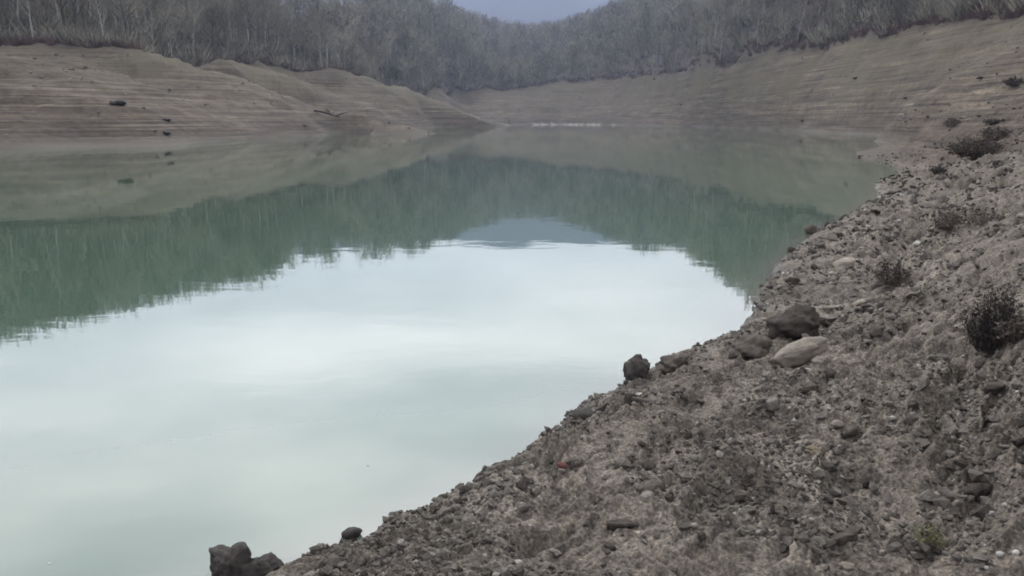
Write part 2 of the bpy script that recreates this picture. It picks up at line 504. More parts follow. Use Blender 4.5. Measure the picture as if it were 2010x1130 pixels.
def ground_mat():
    m, nt, b = new_mat('ground')
    geo = N(nt, 'ShaderNodeNewGeometry'); pos = geo.outputs['Position']
    sep = N(nt, 'ShaderNodeSeparateXYZ'); nt.links.new(pos, sep.inputs[0])
    # near mud
    n1 = noise(nt, 1.6, 6, .6, pos); n2 = noise(nt, 14, 5, .65, pos); n3 = noise(nt, 70, 4, .6, pos)
    r1 = ramp(nt, [(.3, (.115, .099, .084)), (.5, (.165, .143, .122)), (.72, (.235, .207, .178))]); L(nt, n1, 'Fac', r1, 'Fac')
    r2 = ramp(nt, [(.34, (.38, .36, .35)), (.48, (.92, .90, .88)), (.68, (1.5, 1.46, 1.38))]); L(nt, n2, 'Fac', r2, 'Fac')
    c = mixc(nt, .75, r1.outputs[0], r2.outputs[0], 'MULTIPLY')
    r3 = ramp(nt, [(.38, .36), (.5, 1.0), (.62, 1.9)]); L(nt, n3, 'Fac', r3, 'Fac')
    c = mixc(nt, .6, c, r3.outputs[0], 'MULTIPLY')
    # pale grit
    v = N(nt, 'ShaderNodeTexVoronoi'); v.inputs['Scale'].default_value = 26; nt.links.new(pos, v.inputs['Vector'])
    rv = ramp(nt, [(.10, 1.0), (.22, 0.0)]); L(nt, v, 'Distance', rv, 'Fac')
    sv = N(nt, 'ShaderNodeSeparateColor'); L(nt, v, 'Color', sv, 'Color')
    gm = math_(nt, 'MULTIPLY', rv.outputs[0], math_(nt, 'GREATER_THAN', sv.outputs[0], .80))
    c_near = mixc(nt, math_(nt, 'MULTIPLY', gm, .8), c, (.36, .335, .30))
    # wet rim of the shore
    wet = N(nt, 'ShaderNodeAttribute'); wet.attribute_name = 'wet'
    c_near = mixc(nt, math_(nt, 'MULTIPLY', wet.outputs['Fac'], .62), c_near, (.06, .054, .05))
    # drawdown banks far off: strand lines follow the level
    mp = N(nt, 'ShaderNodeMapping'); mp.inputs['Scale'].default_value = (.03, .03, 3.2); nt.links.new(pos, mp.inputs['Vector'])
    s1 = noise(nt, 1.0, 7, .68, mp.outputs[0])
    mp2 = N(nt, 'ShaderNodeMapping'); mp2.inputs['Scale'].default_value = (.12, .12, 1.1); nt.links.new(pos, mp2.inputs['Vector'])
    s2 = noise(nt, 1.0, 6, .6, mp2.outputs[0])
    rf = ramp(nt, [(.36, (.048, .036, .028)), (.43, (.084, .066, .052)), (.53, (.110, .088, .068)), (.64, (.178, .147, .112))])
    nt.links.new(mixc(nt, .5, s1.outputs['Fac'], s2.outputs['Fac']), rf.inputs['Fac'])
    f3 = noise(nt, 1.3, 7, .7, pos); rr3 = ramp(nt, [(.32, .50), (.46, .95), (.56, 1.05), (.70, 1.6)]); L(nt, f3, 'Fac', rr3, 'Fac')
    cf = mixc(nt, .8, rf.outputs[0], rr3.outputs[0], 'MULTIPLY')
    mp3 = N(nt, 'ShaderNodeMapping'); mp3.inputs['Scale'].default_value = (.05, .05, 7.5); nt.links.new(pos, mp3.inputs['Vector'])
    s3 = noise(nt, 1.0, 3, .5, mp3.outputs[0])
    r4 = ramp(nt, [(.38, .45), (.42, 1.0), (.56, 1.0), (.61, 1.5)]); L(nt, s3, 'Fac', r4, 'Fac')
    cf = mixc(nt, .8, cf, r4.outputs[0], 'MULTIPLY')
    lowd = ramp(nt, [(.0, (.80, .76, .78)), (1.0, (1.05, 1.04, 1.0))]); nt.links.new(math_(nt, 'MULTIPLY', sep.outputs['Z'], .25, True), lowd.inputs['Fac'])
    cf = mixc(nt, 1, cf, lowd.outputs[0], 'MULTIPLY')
    # pale crust close to the waterline
    pz = ramp(nt, [(.0, .9), (.4, .6), (1.0, 0.0)]); nt.links.new(math_(nt, 'MULTIPLY', sep.outputs['Z'], 1.5, True), pz.inputs['Fac'])
    pn_ = noise(nt, .06, 3, .5, pos); pr = ramp(nt, [(.40, .15), (.56, 1.0)]); L(nt, pn_, 'Fac', pr, 'Fac')
    fa_ = N(nt, 'ShaderNodeAttribute'); fa_.attribute_name = 'far'
    pf = math_(nt, 'MULTIPLY', math_(nt, 'MULTIPLY', pz.outputs[0], pr.outputs[0]), math_(nt, 'POWER', fa_.outputs['Fac'], 3.0))
    cf = mixc(nt, pf, cf, (.125, .110, .094))
    cr = N(nt, 'ShaderNodeAttribute'); cr.attribute_name = 'crust'
    cf = mixc(nt, cr.outputs['Fac'], cf, (.30, .28, .25))
    # thin dry grass on the upper shoulders
    hz = ramp(nt, [(.0, 0.0), (1.0, 1.0)]); nt.links.new(math_(nt, 'MULTIPLY', math_(nt, 'SUBTRACT', sep.outputs['Z'], 3.5), .2, True), hz.inputs['Fac'])
    gn = noise(nt, .09, 5, .6, pos); gr = ramp(nt, [(.42, 0.0), (.6, .8)]); L(nt, gn, 'Fac', gr, 'Fac')
    cf = mixc(nt, math_(nt, 'MULTIPLY', hz.outputs[0], gr.outputs[0]), cf, (.115, .096, .062))
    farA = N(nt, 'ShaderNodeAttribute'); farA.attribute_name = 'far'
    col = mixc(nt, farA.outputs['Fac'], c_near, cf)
    # woodland floor
    fo = N(nt, 'ShaderNodeAttribute'); fo.attribute_name = 'forest'
    fn = noise(nt, .5, 6, .65, pos); fr = ramp(nt, [(.35, (.045, .038, .036)), (.6, (.095, .077, .070))]); L(nt, fn, 'Fac', fr, 'Fac')
    col = mixc(nt, fo.outputs['Fac'], col, fr.outputs[0])
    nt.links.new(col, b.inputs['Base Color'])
    rough = ramp(nt, [(0, .92), (1, .5)]); L(nt, wet, 'Fac', rough, 'Fac'); L(nt, rough, 'Color', b, 'Roughness')
    b.inputs['Specular IOR Level'].default_value = .3
    nb = noise(nt, 90, 5, .7, pos); bp = N(nt, 'ShaderNodeBump'); bp.inputs['Strength'].default_value = .9; bp.inputs['Distance'].default_value = .012
    L(nt, nb, 'Fac', bp, 'Height')
    nb2 = noise(nt, 2.6, 8, .75, pos); bp2 = N(nt, 'ShaderNodeBump'); bp2.inputs['Distance'].default_value = .28
    nt.links.new(math_(nt, 'MULTIPLY', farA.outputs['Fac'], .6), bp2.inputs['Strength'])
    L(nt, nb2, 'Fac', bp2, 'Height'); L(nt, bp, 'Normal', bp2, 'Normal'); L(nt, bp2, 'Normal', b, 'Normal')
    return m


def water_mat():
    m, nt, b = new_mat('water')
    geo = N(nt, 'ShaderNodeNewGeometry'); pos = geo.outputs['Position']
    n0 = noise(nt, .05, 3, .5, pos)
    r0 = ramp(nt, [(.3, (.062, .108, .074)), (.7, (.074, .120, .086))]); L(nt, n0, 'Fac', r0, 'Fac')
    dep = N(nt, 'ShaderNodeAttribute'); dep.attribute_name = 'shallow'
    c = mixc(nt, dep.outputs['Fac'], r0.outputs[0], (.16, .152, .135))
    nt.links.new(c, b.inputs['Base Color'])
    b.inputs['Roughness'].default_value = .018
    b.inputs['IOR'].default_value = 1.78
    mp = N(nt, 'ShaderNodeMapping'); mp.inputs['Scale'].default_value = (1.0, 1.6, 1); nt.links.new(pos, mp.inputs['Vector'])
    w1 = noise(nt, 1.1, 3, .5, mp.outputs[0], .4); w2 = noise(nt, 7, 2, .5, mp.outputs[0])
    bp = N(nt, 'ShaderNodeBump'); bp.inputs['Strength'].default_value = 1; bp.inputs['Distance'].default_value = .0016
    L(nt, w1, 'Fac', bp, 'Height')
    bp2 = N(nt, 'ShaderNodeBump'); bp2.inputs['Strength'].default_value = 1; bp2.inputs['Distance'].default_value = .00012
    L(nt, w2, 'Fac', bp2, 'Height'); L(nt, bp, 'Normal', bp2, 'Normal'); L(nt, bp2, 'Normal', b, 'Normal')
    return m


def stone_mat(name, c1, c2, rough=.85, nscale=18):
    m, nt, b = new_mat(name)
    tc = N(nt, 'ShaderNodeTexCoord'); oi = N(nt, 'ShaderNodeObjectInfo')
    geo = N(nt, 'ShaderNodeNewGeometry')
    n1 = noise(nt, nscale, 6, .65, geo.outputs['Position'])
    r = ramp(nt, [(.3, c1), (.7, c2)]); L(nt, n1, 'Fac', r, 'Fac')
    rr = ramp(nt, [(0, .75), (1, 1.25)]); L(nt, oi, 'Random', rr, 'Fac')
    c = mixc(nt, 1, r.outputs[0], rr.outputs[0], 'MULTIPLY')
    at = N(nt, 'ShaderNodeAttribute'); at.attribute_name = 'tint'
    c = mixc(nt, at.outputs['Fac'], c, (.46, .43, .39))
    sh = N(nt, 'ShaderNodeAttribute'); sh.attribute_name = 'dark'
    c = mixc(nt, sh.outputs['Fac'], c, mixc(nt, 1, c, (.3, .28, .27), 'MULTIPLY'))
    nt.links.new(c, b.inputs['Base Color']); b.inputs['Roughness'].default_value = rough
    b.inputs['Specular IOR Level'].default_value = .3
    n2 = noise(nt, nscale * 6, 5, .7, geo.outputs['Position']); bp = N(nt, 'ShaderNodeBump'); bp.inputs['Strength'].default_value = .9; bp.inputs['Distance'].default_value = .012
    L(nt, n2, 'Fac', bp, 'Height'); L(nt, bp, 'Normal', b, 'Normal')
    return m


def wood_mat(name, c1, c2):
    m, nt, b = new_mat(name)
    oi = N(nt, 'ShaderNodeObjectInfo'); at = N(nt, 'ShaderNodeAttribute'); at.attribute_name = 'tint'
    f = math_(nt, 'FRACT', math_(nt, 'ADD', oi.outputs['Random'], at.outputs['Fac']))
    geo = N(nt, 'ShaderNodeNewGeometry')
    r = ramp(nt, [(0, c1), (1, c2)]); nt.links.new(f, r.inputs['Fac'])
    n1 = noise(nt, 1.2, 4, .6, geo.outputs['Position']); rr = ramp(nt, [(.3, .75), (.7, 1.25)]); L(nt, n1, 'Fac', rr, 'Fac')
    nt.links.new(mixc(nt, 1, r.outputs[0], rr.outputs[0], 'MULTIPLY'), b.inputs['Base Color'])
    b.inputs['Roughness'].default_value = .9; b.inputs['Specular IOR Level'].default_value = .2
    return m


M = {
    'ground': ground_mat(), 'water': water_mat(),
    'bark': wood_mat('bark', (.09, .082, .072), (.24, .225, .195)),
    'bark_pale': wood_mat('bark_pale', (.34, .33, .30), (.46, .445, .41)),
    'twig': wood_mat('twig', (.115, .105, .086), (.40, .365, .30)),
    'twig_red': wood_mat('twig_red', (.13, .085, .08), (.21, .145, .13)),
    'dark_weed': wood_mat('dark_weed', (.045, .036, .034), (.15, .122, .105)),
    'pale_weed': wood_mat('pale_weed', (.22, .2, .16), (.3, .27, .22)),
    'green_weed': wood_mat('green_weed', (.11, .11, .055), (.17, .16, .085)),
    'stone': stone_mat('stone', (.125, .108, .093), (.30, .268, .235)),
    'tan_stone': stone_mat('tan_stone', (.20, .172, .142), (.38, .33, .275)),
    'dark_stone': stone_mat('dark_stone', (.042, .034, .029), (.13, .108, .092), .9),
    'wet_stone': stone_mat('wet_stone', (.032, .027, .025), (.10, .085, .075), .7),
    'white_stone': stone_mat('white_stone', (.38, .36, .33), (.60, .58, .54)),
    'foam': stone_mat('foam', (.75, .75, .74), (.85, .85, .84), .6),
    'clod': stone_mat('clod', (.035, .029, .025), (.075, .062, .052), .9, 3),
    'red_scrap': stone_mat('red_scrap', (.11, .035, .033), (.17, .06, .055), .8),
    'pink_scrap': stone_mat('pink_scrap', (.42, .25, .23), (.52, .34, .31), .6),
    'ochre_clay': stone_mat('ochre_clay', (.13, .105, .07), (.22, .18, .125)),
}

# ------------------------------------------------------------------ the ground sheet
fr_t = np.concatenate([np.arange(-.70, .70, .0018)])
th = np.concatenate([np.arange(-math.pi, -.70, .02), fr_t, np.arange(.70, math.pi - .005, .02)])


def logr(a, b, s):
    return np.exp(np.arange(math.log(a), math.log(b), s))


rad = np.concatenate([logr(.25, 1.9, .03), logr(1.9, 6, .0024), logr(6, 20, .0042), logr(20, 400, .008), logr(400, 4450, .03)])
TT, RR = np.meshgrid(th, rad, indexing='ij')
X = RR * np.sin(TT); Y = RR * np.cos(TT)
Z = height(X.ravel(), Y.ravel()).reshape(X.shape)
nt_, nr_ = X.shape
verts = np.stack([X, Y, Z], -1).reshape(-1, 3)
i = np.arange(nt_)[:, None]; j = np.arange(nr_ - 1)[None]
i2 = (i + 1) % nt_
f = np.stack(np.broadcast_arrays(i * nr_ + j, i * nr_ + j + 1, i2 * nr_ + j + 1, i2 * nr_ + j), -1).reshape(-1, 4)
# centre fan as degenerate-free quads: one middle vertex
verts = np.concatenate([verts, [[0, 0, float(height(np.array([0.01]), np.array([0.01]))[0])]]])
me = mesh_from('ground', verts, f[:, ::-1], smooth=True)
x, y, z = verts[:, 0], verts[:, 1], verts[:, 2]
r = np.hypot(x, y)
rt = r_tree(x, y)
fattr(me, 'forest', sstep(-2, 3, r - rt + 2.5 * pn(x / 6, y / 6, 20) + .8 * pn(x / 1.7, y / 1.7, 21)) * (z > .3))
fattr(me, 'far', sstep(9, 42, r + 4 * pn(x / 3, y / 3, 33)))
bear = 1005 + F0 * x / np.maximum(y, 1)
fattr(me, 'crust', (sstep(975, 1000, bear) * (1 - sstep(1190, 1215, bear))) * (y > 250) * (r < 345) * (1 - sstep(.25, .5, z)) * sstep(-.4, .2, pn(x / 9, y / 9, 60)) + .28 * np.exp(-(spit_d(x, y)[0] / 2.2) ** 2) * (spit_d(x, y)[3] > 1.6))
fattr(me, 'wet', (1 - sstep(.03, .12, z + .03 * pn(x / .35, y / .35, 22))) * (1 - sstep(20, 40, r)))
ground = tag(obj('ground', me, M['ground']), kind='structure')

# ------------------------------------------------------------------ the water sheet
wr_ = np.concatenate([logr(.9, 60, .02), logr(60, 480, .03)])
wt = np.arange(-math.pi, .98, .01)
TT, RR = np.meshgrid(wt, wr_, indexing='ij')
X = RR * np.sin(TT); Y = RR * np.cos(TT)
bz = height(X.ravel(), Y.ravel(), False).reshape(X.shape)
nr_ = X.shape[1]
i = np.arange(X.shape[0] - 1)[:, None]; j = np.arange(nr_ - 1)[None]
wetcell = (np.minimum(np.minimum(bz[:-1, :-1], bz[1:, :-1]), np.minimum(bz[:-1, 1:], bz[1:, 1:])) < .25).ravel()
f = np.stack(np.broadcast_arrays(i * nr_ + j, i * nr_ + j + 1, (i + 1) * nr_ + j + 1, (i + 1) * nr_ + j), -1).reshape(-1, 4)[wetcell]
wv = np.stack([X, Y, X * 0], -1).reshape(-1, 3)
me = mesh_from('water', wv, f[:, ::-1], smooth=True)
fattr(me, 'shallow', np.exp(-np.maximum(-bz.ravel(), 0) / .08) * .8)
tag(obj('water', me, M['water']), kind='structure')


# ------------------------------------------------------------------ bare trees
def tube(V_, F_, pts, rads, k):
    b0 = len(V_)
    pts = np.array(pts)
    for a in range(len(pts)):
        d = pts[min(a + 1, len(pts) - 1)] - pts[max(a - 1, 0)]
        d = d / (np.linalg.norm(d) + 1e-9)
        u = np.cross(d, [.3, .9, .1]); u /= np.linalg.norm(u) + 1e-9
        w = np.cross(d, u)
        for q in range(k):
            an = 2 * math.pi * q / k
            V_.append(pts[a] + rads[a] * (math.cos(an) * u + math.sin(an) * w))
    for a in range(len(pts) - 1):
        for q in range(k):
            p0 = b0 + a * k + q; p1 = b0 + a * k + (q + 1) % k
            F_.append((p0, p1, p1 + k)); F_.append((p0, p1 + k, p0 + k))


def make_tree(rg, Ht=11.0, limbs=8, b2=5, b3=5, b4=4, wid=.035, ktrunk=6, spread=1.0, low=.28):
    tv, tf, cv, cf = [], [], [], []

    def path(p, d, Ln, up, n, wob):
        pts = [p]; d = d / np.linalg.norm(d)
        for _ in range(n):
            d = d + rg.randn(3) * wob + np.array([0, 0, up]); d /= np.linalg.norm(d)
            pts.append(pts[-1] + d * Ln / n)
        return pts, d

    def ribbon(a, b, w):
        d = b - a
        s = np.cross(d, rg.randn(3)); s = s / (np.linalg.norm(s) + 1e-9) * w
        mid = (a + b) / 2 + rg.randn(3) * np.linalg.norm(d) * .08
        k = len(cv); cv.extend([a - s / 2, a + s / 2, mid + s / 2.6, mid - s / 2.6, b])
        cf.extend([(k, k + 1, k + 2), (k, k + 2, k + 3), (k + 3, k + 2, k + 4)])

    def pick(pts, t):
        x_ = t * (len(pts) - 1); q = min(int(x_), len(pts) - 2)
        return pts[q] + (pts[q + 1] - pts[q]) * (x_ - q), pts[q + 1] - pts[q]

    def side(d, ang):
        d = d / np.linalg.norm(d)
        s = np.cross(d, rg.randn(3)); s /= np.linalg.norm(s) + 1e-9
        return d * math.cos(ang) + s * math.sin(ang)

    tr, _ = path(np.array([0, 0, -.4]), np.array([rg.randn() * .06, rg.randn() * .06, 1]), Ht * .92, .06, 7, .05)
    r0 = Ht * .0165
    tube(tv, tf, tr, [r0 * (1.25 if q == 0 else 1) * (1 - q / 7.6) for q in range(8)], ktrunk)
    for a in range(limbs):
        t = low + (1 - low) * (a + rg.rand() * .8) / limbs * .97
        p, d = pick(tr, t)
        an = a * 2.4 + rg.rand()
        od = np.array([math.cos(an), math.sin(an), .75 + .6 * rg.rand()])
        Ln = Ht * (.46 - .28 * t) * spread * (.8 + .4 * rg.rand())
        lp, _ = path(p, od, Ln, .10, 4, .13)
        rr_ = r0 * (.48 - .28 * t)
        tube(tv, tf, lp, [rr_ * (1 - .8 * q / 4) for q in range(5)], max(3, ktrunk - 2))
        for _ in range(b2):
            p2, d2 = pick(lp, .2 + .8 * rg.rand())
            L2 = Ln * (.38 + .25 * rg.rand())
            bp_, _ = path(p2, side(d2, .7) + np.array([0, 0, .25]), L2, .1, 2, .16)
            ribbon(bp_[0], bp_[1], wid * 2.1); ribbon(bp_[1], bp_[2], wid * 1.5)
            for _ in range(b3):
                p3, d3 = pick(bp_, .1 + .9 * rg.rand())
                L3 = L2 * (.4 + .35 * rg.rand())
                e3 = p3 + (side(d3, .65) + np.array([0, 0, .22])) * L3
                ribbon(p3, e3, wid)
                for _ in range(b4):
                    p4 = p3 + (e3 - p3) * rg.rand()
                    e4 = p4 + side(e3 - p3, .6) * L3 * (.45 + .4 * rg.rand())
                    ribbon(p4, e4, wid * .62)
    return np.array(tv), np.array(tf), np.array(cv), np.array(cf)


variants = []
for k in range(9):
    rg = np.random.RandomState(100 + k)
    variants.append(make_tree(rg, Ht=11 + rg.rand() * 3, limbs=9 + k % 4, spread=.8 + .35 * rg.rand(), low=.3 + .2 * rg.rand()))
tmesh = []
for k, (tv, tf, cv, cf) in enumerate(variants):
    kinds = {}
    for nm, bm_, tm_ in (('grey', 'bark', 'twig'), ('pale', 'bark_pale', 'twig'), ('red', 'bark', 'twig_red')):
        a = mesh_from('trunk', tv, tf, True); a.materials.append(M[bm_])
        c = mesh_from('crown', cv, cf); c.materials.append(M[tm_])
        kinds[nm] = (a, c)
    tmesh.append(kinds)
lowvar = []
for k in range(7):
    rg = np.random.RandomState(300 + k)
    lowvar.append(make_tree(rg, Ht=11 + rg.rand() * 3, limbs=9, b2=4, b3=3, b4=1, wid=.11, ktrunk=4, spread=1.15, low=.2))

# scatter positions
pts = []
for (step, r0, r1, t0, t1) in ((3.9, 60, 240, -.75, .75), (5.2, 240, 430, -.75, .75), (6.6, 430, 900, -.45, .45), (9, 60, 240, -1.6, -.75), (9, 60, 240, .75, 1.6)):
    g = np.arange(-r1, r1, step)
    gx, gy = np.meshgrid(g, np.arange(-60, r1, step))
    gx = gx + (rs.rand(*gx.shape) - .5) * step * .95; gy = gy + (rs.rand(*gy.shape) - .5) * step * .95
    gx, gy = gx.ravel(), gy.ravel(); rr = np.hypot(gx, gy); tt = np.arctan2(gx, gy)
    m = (rr >= r0) & (rr < r1) & (tt >= t0) & (tt < t1) & (rr > r_tree(gx, gy) + 1.5)
    pts.append(np.stack([gx[m], gy[m]], -1))
pts = np.concatenate(pts)
pz_ = height(pts[:, 0], pts[:, 1], False)
pr = np.hypot(pts[:, 0], pts[:, 1])
# hidden far behind the skyline: drop what no view near the camera could show
el = (pz_ + 14 - CAMH) / pr
keep = pz_ > 2
tb = np.round(np.arctan2(pts[:, 0], pts[:, 1]) / .02).astype(int)
order = np.argsort(pr)
mx = {}
for q in order:
    b_ = tb[q]
    e = (pz_[q] + 4 - CAMH) / pr[q]
    top = (pz_[q] + 14 - CAMH) / pr[q]
    if top < mx.get(b_, -9) - .004: keep[q] = False
    if e > mx.get(b_, -9): mx[b_] = e
pts, pz_, pr = pts[keep], pz_[keep], pr[keep]
# in view: inside the frame and near the wood's edge
pxs = 1005 + F0 * pts[:, 0] / (pts[:, 1] * cp + (CAMH - pz_) * sp)
dep_ = pts[:, 1] * cp - (pz_ - CAMH) * sp
pys = 565 - F0 * (pts[:, 1] * sp + (pz_ - CAMH) * cp) / np.maximum(dep_, 1)
inview = (pts[:, 1] > 0) & (pxs > -30) & (pxs < 2040) & (pys > 5)
score = np.where(inview, pr + 6 * (pr - r_tree(pts[:, 0], pts[:, 1])) * .5, 1e9)
ordn = np.argsort(score)
N_IND = 296
ind = ordn[:N_IND]
indset = np.zeros(len(pts), bool); indset[ind] = True
rg = np.random.RandomState(5)


def zone(px):
    if px < 300: return 'at the left edge above the tan bank'
    if px < 620: return 'behind the left mud lobes'
    if px < 860: return 'above the second spit'
    if px < 1120: return 'at the head of the valley'
    if px < 1420: return 'above the far right bank'
    if px < 1750: return 'along the top of the right slope'
    return 'in the top right corner'


for q in ind:
    k = rg.randint(9)
    px = pxs[q]
    kind = 'grey'
    u = rg.rand()
    if u < .18 + (.12 if px < 700 else 0): kind = 'pale'
    if 1560 < px < 1900 and u > .45: kind = 'red'
    if px < 200 and u > .75: kind = 'red'
    e = bpy.data.objects.new('bare_tree', None); COL.objects.link(e)
    e.empty_display_size = .5
    s = .62 + .36 * rg.rand()
    e.location = (pts[q, 0], pts[q, 1], pz_[q]); e.rotation_euler = (rg.randn() * .04, rg.randn() * .04, rg.rand() * 6.28)
    e.scale = (s, s, s * (.9 + .25 * rg.rand()))
    adj = {'grey': 'bare grey leafless tree', 'pale': 'bare tree with pale grey trunk and limbs', 'red': 'bare tree with reddish brown twigs'}[kind]
    tag(e, adj + ' ' + zone(px), 'tree', 'bare trees along the edge of the wood')
    obj('trunk', tmesh[k][kind][0], None, e); obj('crown', tmesh[k][kind][1], None, e)

# the rest of the wood
rest = np.where(~indset)[0]
Vs, Fs, Ts = [], [], []
off = 0
print('wood trees', len(rest))
for q in rest:
    tv, tf, cv, cf = lowvar[rg.randint(7)]
    s = (.74 + .22 * rg.rand()); a = rg.rand() * 6.28
    v = np.concatenate([tv, cv]); fc = np.concatenate([tf, cf + len(tv)])
    ca, sa = math.cos(a), math.sin(a)
    w = 1.0 + max(0, pr[q] - 250) / 500
    v = np.stack([(v[:, 0] * ca - v[:, 1] * sa) * s, (v[:, 0] * sa + v[:, 1] * ca) * s, v[:, 2] * s], -1) + [pts[q, 0], pts[q, 1], pz_[q]]
    Vs.append(v); Fs.append(fc + off); off += len(v); Ts.append(np.full(len(v), rg.rand()))
me = mesh_from('distant_wood', np.concatenate(Vs), np.concatenate(Fs))
fattr(me, 'tint', np.concatenate(Ts))
tag(obj('distant_wood', me, M['twig']), 'mass of bare grey winter woodland covering the hills behind the banks', 'wood', kind='stuff')


# undergrowth along the wood's edge
def clump(rg, n, h, w, wid):
    v, f_ = [], []
    for _ in range(n):
        a = rg.rand() * 6.28; r_ = w * .35 * math.sqrt(rg.rand())
        b = np.array([r_ * math.cos(a), r_ * math.sin(a), -.02 * h])
        d = np.array([math.cos(a) * w * .6 * rg.rand(), math.sin(a) * w * .6 * rg.rand(), h * (.35 + .65 * rg.rand())]) + rg.randn(3) * .08 * w
        m_ = b + d * .55 + rg.randn(3) * .06 * w; e = b + d
        s = np.cross(d, rg.randn(3)); s = s / np.linalg.norm(s) * wid
        k = len(v); v += [b - s, b + s, m_ + s * .7, m_ - s * .7, e]; f_ += [(k, k + 1, k + 2), (k, k + 2, k + 3), (k + 3, k + 2, k + 4)]
    return np.array(v), np.array(f_)


Vs, Fs, Ts = [], [], []; off = 0
cl = [clump(np.random.RandomState(40 + k), 70, 1.6, 1.6, .03) for k in range(6)]
for _ in range(2600):
    t = rg.rand() * 1.5 - .75
    r_ = np.interp(t, tlt, tlr) + abs(rg.randn()) * 3.5 - .5 + 1.5 * rg.rand()
    xx, yy = r_ * math.sin(t), r_ * math.cos(t)
    zz = float(height(np.array([xx]), np.array([yy]), False)[0])
    v, f_ = cl[rg.randint(6)]
    s = .3 + .6 * rg.rand() ** 1.5
    v = v * s + [xx, yy, zz]
    Vs.append(v); Fs.append(f_ + off); off += len(v); Ts.append(np.full(len(v), rg.rand()))
me = mesh_from('undergrowth', np.concatenate(Vs), np.concatenate(Fs)); fattr(me, 'tint', np.concatenate(Ts))
tag(obj('undergrowth', me, M['twig_red']), 'low tangle of brown brush along the foot of the wood', 'brush', kind='stuff')


# ------------------------------------------------------------------ stones
def ico(sub):
    bm = bmesh.new(); bmesh.ops.create_icosphere(bm, subdivisions=sub, radius=1)
    v = np.array([p.co[:] for p in bm.verts]); f_ = np.array([[q.index for q in p.verts] for p in bm.faces]); bm.free()
    return v, f_


ICO = {k: ico(k) for k in (1, 2, 3, 4)}


def rock(seed, size, sub=3, rough=.12, cuts=7, cutd=.72, box=1.0):
    rg = np.random.RandomState(seed)
    v, f_ = ICO[sub]; v = v.copy()
    v = np.sign(v) * np.abs(v) ** box
    for _ in range(cuts):
        nrm = rg.randn(3); nrm /= np.linalg.norm(nrm)
        d = v @ nrm; lim = cutd + .2 * rg.rand()
        v = v - np.outer(np.maximum(d - lim, 0) * .9, nrm)
    nse = pn(v[:, 0] * 1.5 + v[:, 2] * 1.1 + seed, v[:, 1] * 1.5 - v[:, 2] * .9, seed % 50) + .5 * pn(v[:, 0] * 3.7 + seed, v[:, 1] * 3.3 + v[:, 2] * 3.9, seed % 47) \
        + .25 * pn(v[:, 0] * 8.7 + v[:, 2] * 7, v[:, 1] * 8.3 + seed, seed % 43)
    v = v * (1 + rough * nse)[:, None]
    return v * np.array(size), f_


def one(name, px, py, size, mat, label, cat='stone', group=None, rot=(0, 0, 0), sink=.3, seed=1, water=False, rough=.12, sub=3, cuts=7, pos=None, cutd=.72, box=1.0):
    p = pos if pos is not None else (on_water(px, py) if water else hit(px, py))
    v, f_ = rock(seed, size, sub, rough, cuts, cutd, box)
    me = mesh_from(name, v, f_, True)
    o = obj(name, me, M[mat], None, (p[0], p[1], p[2] + size[2] * (1 - 2 * sink)), rot)
    return tag(o, label, cat, group)


# sizes are half-extents in metres
one('boulder', 1568, 706, (.185, .065, .062), 'tan_stone', 'pale tan oblong stone lying tilted in front of the dark hollow on the bank', 'boulder', rot=(R(14), R(-13), R(16)), sink=.12, seed=3, rough=.16, sub=4, cutd=.9, cuts=5, box=.62)
one('boulder', 1560, 652, (.19, .14, .12), 'dark_stone', 'dark rounded lump standing in for the shadowed muddy hollow behind the pale oblong stone', 'boulder', rot=(0, R(-14), R(15)), sink=.3, seed=8, rough=.26, sub=4)  # dark solid added for the shade of the muddy hollow here
one('boulder', 1476, 690, (.15, .12, .075), 'dark_stone', 'low dark slab standing in for the shadowed wet mud left of the pale oblong stone', 'boulder', rot=(0, R(-16), R(30)), sink=.35, seed=9, rough=.32, sub=4)  # wet mud and shadow of the hollow, both put into a dark solid
one('boulder', 1252, 742, (.088, .085, .10), 'wet_stone', 'dark round boulder standing at the water\'s edge beside the reflected sky', 'boulder', rot=(0, R(4), 0), sink=.25, seed=12, rough=.3, sub=4, cutd=.72)
one('boulder', 1325, 722, (.14, .09, .055), 'dark_stone', 'low dark lump trailing right of the round waterside boulder', 'boulder', rot=(0, R(-8), R(30)), sink=.3, seed=14, rough=.4, sub=4)
one('boulder', 452, 1128, (.072, .08, .085), 'wet_stone', 'dark upright rock in the water at the bottom edge, left of its pair', 'boulder', sink=.28, seed=21, water=True, rough=.34, sub=4, cutd=.6)
one('boulder', 508, 1130, (.085, .07, .055), 'wet_stone', 'dark flat topped rock in the water at the bottom edge, right of its pair', 'boulder', rot=(0, R(6), 0), sink=.28, seed=22, water=True, rough=.32, sub=4, cutd=.55)
one('rock', 692, 1052, (.046, .034, .026), 'wet_stone', 'small flat dark rock alone in the water near the bank', 'stone', rot=(0, 0, .2), sink=.3, seed=23, water=True, cutd=.6)
one('rock', 1148, 792, (.017, .017, .017), 'wet_stone', 'tiny round dark stone poking from the water below the round boulder', 'stone', sink=.35, seed=24, water=True)
one('rock', 1592, 458, (.105, .09, .085), 'dark_stone', 'black stone at the water\'s edge under the dark green reflection', 'stone', sink=.25, seed=25, water=True)
one('rock', 1624, 444, (.055, .05, .05), 'dark_stone', 'small black stone right of the bigger black shoreline stone', 'stone', sink=.2, seed=26, water=True)
one('rock', 1552, 494, (.05, .045, .055), 'dark_stone', 'small dark stone standing where shore meets the grey reflection', 'stone', sink=.3, seed=27, water=True)
one('rock', 1494, 564, (.024, .024, .026), 'wet_stone', 'tiny dark stone in the water at the tip of the reflected sky', 'stone', sink=.3, seed=28, water=True)
one('rock', 1150, 815, (.085, .06, .035), 'wet_stone', 'dark flattened stone at the waterline below the tiny wading stone', 'stone', rot=(0, 0, .3), sink=.55, seed=29)
